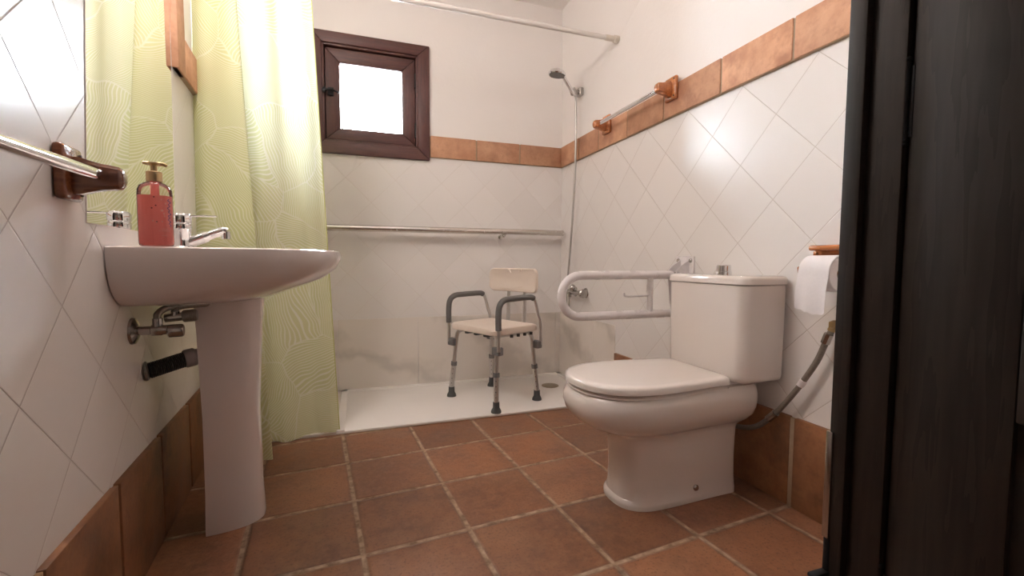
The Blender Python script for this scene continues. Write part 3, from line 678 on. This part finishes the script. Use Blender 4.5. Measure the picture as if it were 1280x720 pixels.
# ------------------------------------------------------------------ fold-down grab rail
FY = 1.57
fr_ = thing('folding_grab_rail', 'white U shaped folding support rail sticking out beside the toilet', 'grab rail', (XR, FY, .76))
zt_, zb_ = .746, .582; rad = (zt_ - zb_) / 2; xc = .745 + rad
b = MB(); pts = [(1.262, FY, zt_), (1.1, FY, zt_)] + [tuple(p) for p in arc((xc, FY, zt_ - rad), rad, PI / 2, 1.5 * PI, 20, (1, 0, 0), (0, 0, 1))] + [(1.1, FY, zb_), (1.292, FY, zb_)]
b.tube(pts, .0175, 18); b.build('tube', M['white_metal'], fr_)
b = MB(); b.tube([(1.153, FY, zt_), (1.153, FY, zb_)], .0135, 16); st_ = b.build('strut', M['white_metal'], fr_)
b = MB(); b.tube(spline([(1.153, FY - .005, .660), (1.09, FY - .008, .660), (1.035, FY - .01, .660), (1.022, FY - .01, .666), (1.021, FY - .01, .674)], 5), .0042, 10); b.build('paper_peg', M['white_metal'], st_)
b = MB(); b.box((XR - .008, FY - .055, .53), (XR, FY + .055, .826), .003)
for s_ in (-1, 1):
    b.prism([(XR - .006, FY + s_ * .024, .812), (XR - .006, FY + s_ * .024, .56), (1.285, FY + s_ * .024, .565), (1.262, FY + s_ * .024, .725), (1.262, FY + s_ * .024, .765), (1.285, FY + s_ * .024, .785)], (0, .005 * s_, 0), .0015, 1)
b.build('wall_plate', M['white_metal'], fr_)
b = MB(); b.tube([(1.272, FY - .034, .748), (1.272, FY + .034, .748)], .011, 14); b.build('pivot_bolt', M['dullchrome'], fr_)
for y, z in ((FY - .038, .807), (FY + .038, .807), (FY - .038, .55), (FY + .038, .55)):
    b = MB(); b.lathe([(0, 0), (.0095, 0), (.0085, .004), (.004, .007), (0, .007)], (XR - .008, y, z), (-1, 0, 0), 12); b.build('screw', M['dullchrome'], fr_)

# ------------------------------------------------------------------ toilet roll and holder
TY = .908; TZ = .778; TXx = XR - .072
th_ = thing('toilet_roll_holder', 'cherry wood toilet roll holder on the right wall beside the door frame', 'toilet roll holder', (XR, TY, TZ))
b = MB(); b.box((XR - .016, TY - .080, TZ + .040), (XR, TY + .080, TZ + .074), .006, 3); b.box((XR - .066, TY - .064, TZ + .058), (XR - .006, TY + .064, TZ + .074), .007, 3); b.build('back_plate', M['cherry'], th_)
for s_ in (-1, 1):
    b = MB(); b.box((XR - .016, TY + s_ * .073 - .012, TZ - .035), (XR - .0, TY + s_ * .073 + .012, TZ + .06), .005, 2)
    b.prism([(XR - .008, TY + s_ * .073 - .007, TZ + .026), (XR - .008, TY + s_ * .073 - .007, TZ - .026), (XR - .060, TY + s_ * .073 - .007, TZ - .018), (XR - .084, TY + s_ * .073 - .007, TZ - .010), (XR - .086, TY + s_ * .073 - .007, TZ + .010), (XR - .060, TY + s_ * .073 - .007, TZ + .018)], (0, .014, 0), .004, 2)
    b.build('arm', M['cherry'], th_)
b = MB(); b.tube([(TXx, TY - .071, TZ), (TXx, TY + .071, TZ)], .0105, 14); b.build('spindle', M['cherry'], th_)
tr = thing('toilet_roll', 'white toilet paper roll hanging with a loose sheet in its wooden holder', 'toilet roll', (TXx, TY, TZ - .05))
RRo, RH = .050, .045; zc = TZ - .0085
b = MB(); seg = 40; rs_ = []
for r_, y in ((.020, -RH), (RRo - .002, -RH), (RRo, -RH + .002), (RRo, RH - .002), (RRo - .002, RH), (.020, RH)):
    rs_.append([(TXx + r_ * math.cos(2 * PI * k / seg), TY + y, zc + r_ * math.sin(2 * PI * k / seg)) for k in range(seg)])
b.rings(rs_ + [rs_[0]], cap0=False, cap1=False); b.build('paper', M['paper'], tr)
b = MB(); rs_ = []
for r_, y in ((.0195, -RH), (.0195, RH), (.0188, RH), (.0188, -RH)): rs_.append([(TXx + r_ * math.cos(2 * PI * k / seg), TY + y, zc + r_ * math.sin(2 * PI * k / seg)) for k in range(seg)])
b.rings(rs_ + [rs_[0]], cap0=False, cap1=False); b.build('core', M['card'], tr)
b = MB(); sheet = []
path = [(TXx + .0525 * math.cos(a), zc + .0525 * math.sin(a)) for a in [PI * (.30 + .70 * k / 14) for k in range(15)]]
path += [(TXx - .0525 - .004 * math.sin(k / 10 * 3), zc - .0118 * k) for k in range(1, 10)]
for k, (x, z) in enumerate(path):
    row = []
    for q in range(9):
        y = -RH + 2 * RH * q / 8; d = max(0, k - 14) / 9
        row.append((x + .003 * math.sin(q * 1.1) * d - .004 * d, TY + y + .004 * d, z - .006 * d * math.sin(q * .5 + .5) - (.003 * (q % 2) * (d >= .99))))
    sheet.append(row)
front = [[b._v(p) for p in r_] for r_ in sheet]; back = [[b._v((p[0] + (.0008 if i > 13 else 0), p[1], p[2] - (.0004 if i < 14 else 0))) for p in r_] for i, r_ in enumerate(sheet)]
for A in (front, back):
    for i in range(len(A) - 1):
        for q in range(8): b._f([A[i][q], A[i][q + 1], A[i + 1][q + 1], A[i + 1][q]])
for q in range(8): b._f([front[-1][q], front[-1][q + 1], back[-1][q + 1], back[-1][q]]); b._f([front[0][q], front[0][q + 1], back[0][q + 1], back[0][q]])
for i in range(len(front) - 1):
    for q in (0, 8): b._f([front[i][q], front[i + 1][q], back[i + 1][q], back[i][q]])
b.build('loose_sheet', M['paper'], tr)

# ------------------------------------------------------------------ shower set
hs = thing('hand_shower', 'chrome hand shower with hose hung high on the right shower wall', 'hand shower', (XR, 2.55, 1.86))
hx = XR - .045
b = MB(); b.box((XR - .03, 2.522, 1.832), (XR, 2.572, 1.882), .007, 3); b.tube([(XR - .02, 2.545, 1.855), (XR - .075, 2.53, 1.845)], .014, 14); b.lathe([(.018, -.018), (.021, -.012), (.019, .020), (.013, .020)], (XR - .070, 2.53, 1.848), (-.5, -.25, .75), 18); b.build('wall_holder', M['dullchrome'], hs)
P0 = Vector((XR - .062, 2.528, 1.830)); P1 = Vector((1.172, 2.475, 1.902))
b = MB(); b.tube(spline([P0, P0 + (P1 - P0) * .35 + Vector((0, 0, -.002)), P0 + (P1 - P0) * .75 + Vector((0, 0, .000)), P1], 6), [.0105] * 6 + [.012] * 6 + [.0115] * 7, 14); b.build('handle', M['chrome'], hs)
b = MB(); ax = Vector((-.10, .06, -.99)); hc = P1 + Vector((-.048, -.012, .010))
b.lathe([(0, -.026), (.022, -.024), (.042, -.014), (.052, -.002), (.053, .006), (.049, .012), (.046, .010), (0, .010)], hc, ax, 28); hd = b.build('head', M['chrome'], hs)
b = MB(); b.lathe([(0, 0), (.044, 0), (.044, .0025), (0, .0025)], hc + ax.normalized() * .010, ax, 26); o = b.build('spray_face', M['greyplast'], hd); o['label'] = 'grey spray face'
b = MB(); b.tube(spline([P0 + Vector((0, 0, .002)), (XR - .050, 2.535, 1.78), (XR - .045, 2.535, 1.55), (XR - .045, 2.55, 1.25), (XR - .05, 2.575, .95), (XR - .05, 2.615, .70), (XR - .05, 2.635, .58), (XR - .052, 2.625, .522), (XR - .055, 2.60, .508), (XR - .058, 2.575, .525), (XR - .06, 2.565, .585)], 8), .0068, 12); b.build('hose', M['showerhose'], hs)
sx = thing('shower_mixer', 'chrome two knob shower mixer on the right wall behind the folding rail', 'shower mixer', (XR, 2.53, .61))
b = MB(); b.tube([(XR - .05, 2.65, .605), (XR - .05, 2.44, .607)], .014, 16); b.tube([(XR - .05, 2.60, .605), (XR - .005, 2.60, .605)], .016, 14); b.tube([(XR - .05, 2.46, .607), (XR - .005, 2.46, .607)], .016, 14); b.tube([(XR - .06, 2.565, .605), (XR - .06, 2.565, .575)], .011, 12); b.build('body', M['dullchrome'], sx)
for y in (2.46, 2.60):
    b = MB(); b.lathe([(0, 0), (.032, 0), (.03, .006), (.017, .010)], (XR - .0005, y, .606), (-1, 0, 0)); b.build('escutcheon', M['dullchrome'], sx)
for y, d in ((2.425, -1), (2.665, 1)):
    b = MB(); b.lathe([(.012, 0), (.020, .004), (.027, .012), (.027, .024), (.021, .031), (0, .034)], (XR - .05, y, .606), (0, d, 0), 18); b.build('knob', M['dullchrome'], sx)
b = MB(); b.ball((XR - .055, 2.535, .634), .021, (1, 1, 1.1)); b.build('diverter', M['dullchrome'], sx)

# ------------------------------------------------------------------ shower chair
CC = Vector((.722, 2.414, .0145)); CA = math.atan2(.424, .906)      # depth axis: front -> back
ch = thing('shower_chair', 'white plastic shower chair with grey armrests and aluminium legs on the tray', 'shower chair', CC, CA)
CF = Matrix.Translation(CC) @ Matrix.Rotation(CA, 4, 'Z')   # x = towards the backrest, y = to its left seen from the front
# feet in chair frame
fx, fy = .160, .198
SZ = .415
def rsec(dx, dy, r, z, k=8, bow=0.):
    out = []
    for cx, cy, a0 in ((dx - r, dy - r, 0), (-dx + r, dy - r, PI / 2), (-dx + r, -dy + r, PI), (dx - r, -dy + r, 1.5 * PI)):
        for i in range(k + 1):
            a = a0 + PI / 2 * i / k; x, y = cx + r * math.cos(a), cy + r * math.sin(a)
            out.append((x, y, z + bow * (abs(y) / dy) ** 2 * 1.0))
    return out
b = MB(CF); b.rings([rsec(.168 + e, .205 + e, .05, SZ - .020 + z, bow=w_) for z, e, w_ in ((0, -.008, .004), (.003, 0, .004), (.022, .002, .006), (.031, -.004, .007), (.034, -.014, .007), (.031, -.05, .004), (.028, -.12, 0))]); b.build('seat', M['white_plastic'], ch)
b = MB(CF)
for y in (-.08, 0, .08): b.box((-.14, y - .012, SZ - .036), (.14, y + .012, SZ - .018), .004)
for k in range(4): b.tube([(.11 - .05 * k, -.188, SZ - .022), (.11 - .05 * k, -.188, SZ - .036)], .009, 10)
b.build('seat_support', M['rubber'], ch)
def leg(sx_, sy_):
    top = Vector((sx_ * .112, sy_ * .150, SZ - .025)); mid = Vector((sx_ * (fx - .026), sy_ * (fy - .026), SZ - .062)); foot = Vector((sx_ * fx, sy_ * fy, .004)); d = (foot - mid).normalized()
    b = MB(CF); b.tube(spline([(0, sy_ * .150, SZ - .027), top, (sx_ * .128, sy_ * .163, SZ - .036), mid, mid + d * .05, mid + d * .20], 6), .0115, 14); l = b.build('leg', M['alu'], ch)
    b = MB(CF); b.tube([mid + d * .17, foot - d * .015], .0145, 16); lo = b.build('lower_tube', M['alu'], l)
    for k in range(5):
        b = MB(CF); p = mid + d * (.19 + .028 * k); s2 = Vector((-.75, -.66, 0)); b.ball(p + s2 * .0142, .0028, (1, 1, 1), 8); b.build('adjustment_hole', M['rubber'], l)
    b = MB(CF); b.tube([mid + d * .150, mid + d * .172], .0175, 16); b.build('collar', M['greyplast'], l)
    b = MB(CF); ax_ = (foot - mid).normalized(); b.lathe([(.0, 0), (.017, 0), (.018, .03), (.021, .036), (.026, .046), (.027, .056), (.0, .056)], (foot.x - ax_.x * .052, foot.y - ax_.y * .052, .056), (0, 0, -1), 20); b.build('rubber_foot', M['rubber'], l)
    return mid, d
J = {}
for sx_ in (-1, 1):
    for sy_ in (-1, 1): J[(sx_, sy_)] = leg(sx_, sy_)
AZ = .590
for sy_ in (-1, 1):
    y = sy_ * (fy + .016); a_ = J[(-1, sy_)]; c_ = J[(1, sy_)]
    f0 = Vector((-.158, y, SZ - .095)); r0 = Vector((.165, y - sy_ * .002, SZ - .095))
    path = spline([f0, (-.158, y, SZ - .02), (-.160, y, AZ - .085), (-.150, y, AZ - .03), (-.115, y, AZ - .004), (-.05, y, AZ), (.06, y, AZ + .002), (.095, y, AZ - .004), (.118, y, AZ - .030), (.140, y, AZ - .10), (.158, y, SZ + .03), r0], 6)
    t_ = thing  # keep tubes as parts of the chair
    b = MB(CF); b.tube(path, .0095, 14); arm = b.build('armrest', M['alu'], ch)
    b = MB(CF); b.tube(path[8:44], .0158, 16); o = b.build('foam_pad', M['foam'], arm); o['label'] = 'grey foam pad'
    for q, sx_ in ((f0, -1), (r0, 1)):
        m_, d_ = J[(sx_, sy_)]; cpt = m_ + d_ * .032; cen = (cpt + Vector((q.x, q.y, cpt.z))) / 2
        b = MB(CF); b.box((cen.x - .018, cen.y - .027, cen.z - .022), (cen.x + .018, cen.y + .027, cen.z + .020), .005, 2); b.build('clamp', M['greyplast'], arm)
# backrest
BXp = .172
for y in (-.068, .068):
    b = MB(CF); b.tube(spline([(.02, y, SZ - .026), (.11, y, SZ - .028), (BXp - .004, y, SZ - .018), (BXp + .006, y, SZ + .05), (BXp + .012, y, .60), (BXp + .016, y, .66)], 6), .0115, 14); b.build('backrest_post', M['alu'], ch)
b = MB(CF); W2, z0b, z1b = .198, .608, .744
def bring(dx, g):
    out = []
    def pt(y, z): cv = .030 * (y / W2) ** 2; out.append((BXp + dx - cv, y, z))
    def corner(cy, cz, a0, r):
        for i in range(6): a = a0 + PI / 2 * i / 5; pt(cy + (r + g) * math.cos(a), cz + (r + g) * math.sin(a))
    r = .034
    corner(W2 - r, z1b - r, 0, r)
    for y, z in ((.062, z1b), (.050, z1b), (.040, z1b - .001 + 0), (.030, z1b), (0, z1b), (-.030, z1b), (-.040, z1b), (-.050, z1b), (-.062, z1b)): pt(y, z + g)
    corner(-W2 + r, z1b - r, PI / 2, r)
    for k in range(3): pt(-W2 - g, z1b - r - (z1b - z0b - 2 * r) * (k + 1) / 4)
    corner(-W2 + r, z0b + r, PI, r)
    for k in range(9): pt(-W2 + r + (2 * W2 - 2 * r) * (k + 1) / 10, z0b - g)
    corner(W2 - r, z0b + r, 1.5 * PI, r)
    for k in range(3): pt(W2 + g, z0b + r + (z1b - z0b - 2 * r) * (k + 1) / 4)
    return out
b.rings([bring(d_, g_) for d_, g_ in ((-.002, -.012), (-.005, -.004), (-.001, .001), (.010, .002), (.016, -.003), (.017, -.014))])
bk_ = b.build('backrest', M['white_plastic'], ch)
b = MB(CF)   # hand hold pressed into the top edge
hp_ = [(BXp - .0062, y, z) for y, z in ((-.056, z1b - .006), (-.044, z1b - .010), (-.036, z1b - .024), (-.02, z1b - .028), (.02, z1b - .028), (.036, z1b - .024), (.044, z1b - .010), (.056, z1b - .006))]
b.tube([(x - .002, y, z) for x, y, z in hp_], .0048, 8); b.build('handle_rim', M['white_plastic'], bk_)

# ------------------------------------------------------------------ doorway on the right: frame and open door leaf
d1 = thing('door_1', 'dark stained wooden door standing open beside the camera', 'door', (.745, .44, 0), kind='structure')
b = MB(); b.box((JX, .478, 0), (JX + .05, .505, 2.16), .003); b.box((JX + .012, .43, 0), (JX + .05, .4785, 2.16), .002); b.box((JX + .03, .28, 0), (JX + .06, .432, 2.16), .002)
b.box((-.42, .478, 2.10), (JX + .03, .505, 2.16), .003); b.box((-.42, .43, 2.112), (JX + .03, .478, 2.16), .002); b.box((-.42, .28, 0), (-.385, .505, 2.16), .003)
b.build('door_frame', M['door'], d1)
DX = .747; y1d, y0d = .4275, -.40
b = MB()
def stile(p0, p1, z0, z1): b.box((DX, p0, z0), (DX + .038, p1, z1), .003, 2)
stile(y1d - .128, y1d, .008, 2.08); stile(y0d, y0d + .128, .008, 2.08)
for z0, z1 in ((.008, .20), (.607, .747), (1.30, 1.42), (1.95, 2.08)): stile(y0d + .128, y1d - .128, z0, z1)
lf = b.build('leaf', M['door'], d1)
for z0, z1 in ((.20, .607), (.747, 1.30), (1.42, 1.95)):
    b = MB(); b.box((DX + .014, y0d + .12, z0 - .008), (DX + .026, y1d - .12, z1 + .008)); b.box((DX + .007, y0d + .165, z0 + .04), (DX + .016, y1d - .165, z1 - .04), .006, 2); b.build('panel', M['door'], lf)
for z in (1.03, .28):
    b = MB(); b.tube([(DX - .003, y1d + .004, z - .056), (DX - .003, y1d + .004, z + .056)], .0045, 10); b.ball((DX - .003, y1d + .004, z + .060), .005, seg=10); b.ball((DX - .003, y1d + .004, z - .060), .005, seg=10); b.box((DX - .0015, y1d - .004, z - .05), (DX + .002, y1d + .016, z + .05), .001); o = b.build('hinge', M['iron'], d1)
lt = thing('door_bolt', 'grey metal strike strip low on the dark door frame edge', 'bolt', (JX, .49, .40))
b = MB(); b.box((JX - .004, .497, .345), (JX + .004, .508, .525), .002); b.build('strip', M['dullchrome'], lt)
b = MB(); b.box((JX - .034, .494, .283), (JX + .004, .507, .290), .002); b.box((JX - .002, .496, .284), (JX + .003, .506, .35), .002); b.build('keeper', M['iron'], lt)

# ------------------------------------------------------------------ lamps and hall fill
def lamp(label, x, y, mat, r):
    t = thing('ceiling_lamp_or_fill', label, 'ceiling lamp', (x, y, HC), group=None)  # used for the bathroom lamp and the added hall fill
    b = MB(); b.lathe([(0, 0), (r * 1.08, 0), (r * 1.08, -.02), (r, -.025)], (x, y, HC), seg=36); b.build('base', M['white_metal'], t)
    b = MB(); b.lathe([(r, -.022), (r * .98, -.05), (r * .8, -.075), (r * .45, -.09), (0, -.094)], (x, y, HC), seg=36); b.build('glass_shade', mat, t)
lamp('round ceiling lamp above the middle of the bathroom', .35, 1.2, M['lamp'], .20)
wl = thing('wall_lamp', 'lit opal wall lamp above the mirror on the left wall', 'wall lamp', lw(0, 1.47, 2.06), LA)
b = MB(LW); b.box((0, 1.40, 2.03), (.02, 1.54, 2.09), .006); b.tube([(.01, 1.47, 2.06), (.08, 1.47, 2.06)], .012, 14); b.build('base', M['chrome'], wl)
b = MB(LW); b.rings([[(.115 + r_ * math.cos(2 * PI * k / 24), y_, 2.06 + r_ * math.sin(2 * PI * k / 24)) for k in range(24)] for y_, r_ in ((1.25, .03), (1.256, .05), (1.27, .058), (1.67, .058), (1.684, .05), (1.69, .03))]); b.build('glass_shade', M['lamp3'], wl)
lamp('added round fill light on the hall ceiling behind the camera', .2, -.7, M['hall_fill'], .15)  # unseen fill light, added to brighten the room from the front

# ------------------------------------------------------------------ daylight and colour
wd = bpy.data.worlds.new('daylight'); S.world = wd; wd.use_nodes = True
bg = wd.node_tree.nodes['Background']; bg.inputs[0].default_value = (.80, .90, 1., 1); bg.inputs[1].default_value = 50.
vs_ = S.view_settings; S.display_settings.display_device = 'sRGB'; vs_.view_transform = 'Standard'; vs_.look = 'None'; vs_.exposure = .80; vs_.gamma = 1.; vs_.use_curve_mapping = False
cy = S.cycles; cy.use_denoising = True; cy.max_bounces = 10; cy.diffuse_bounces = 6; cy.glossy_bounces = 6; cy.transmission_bounces = 8; cy.transparent_max_bounces = 12; cy.sample_clamp_indirect = 8.
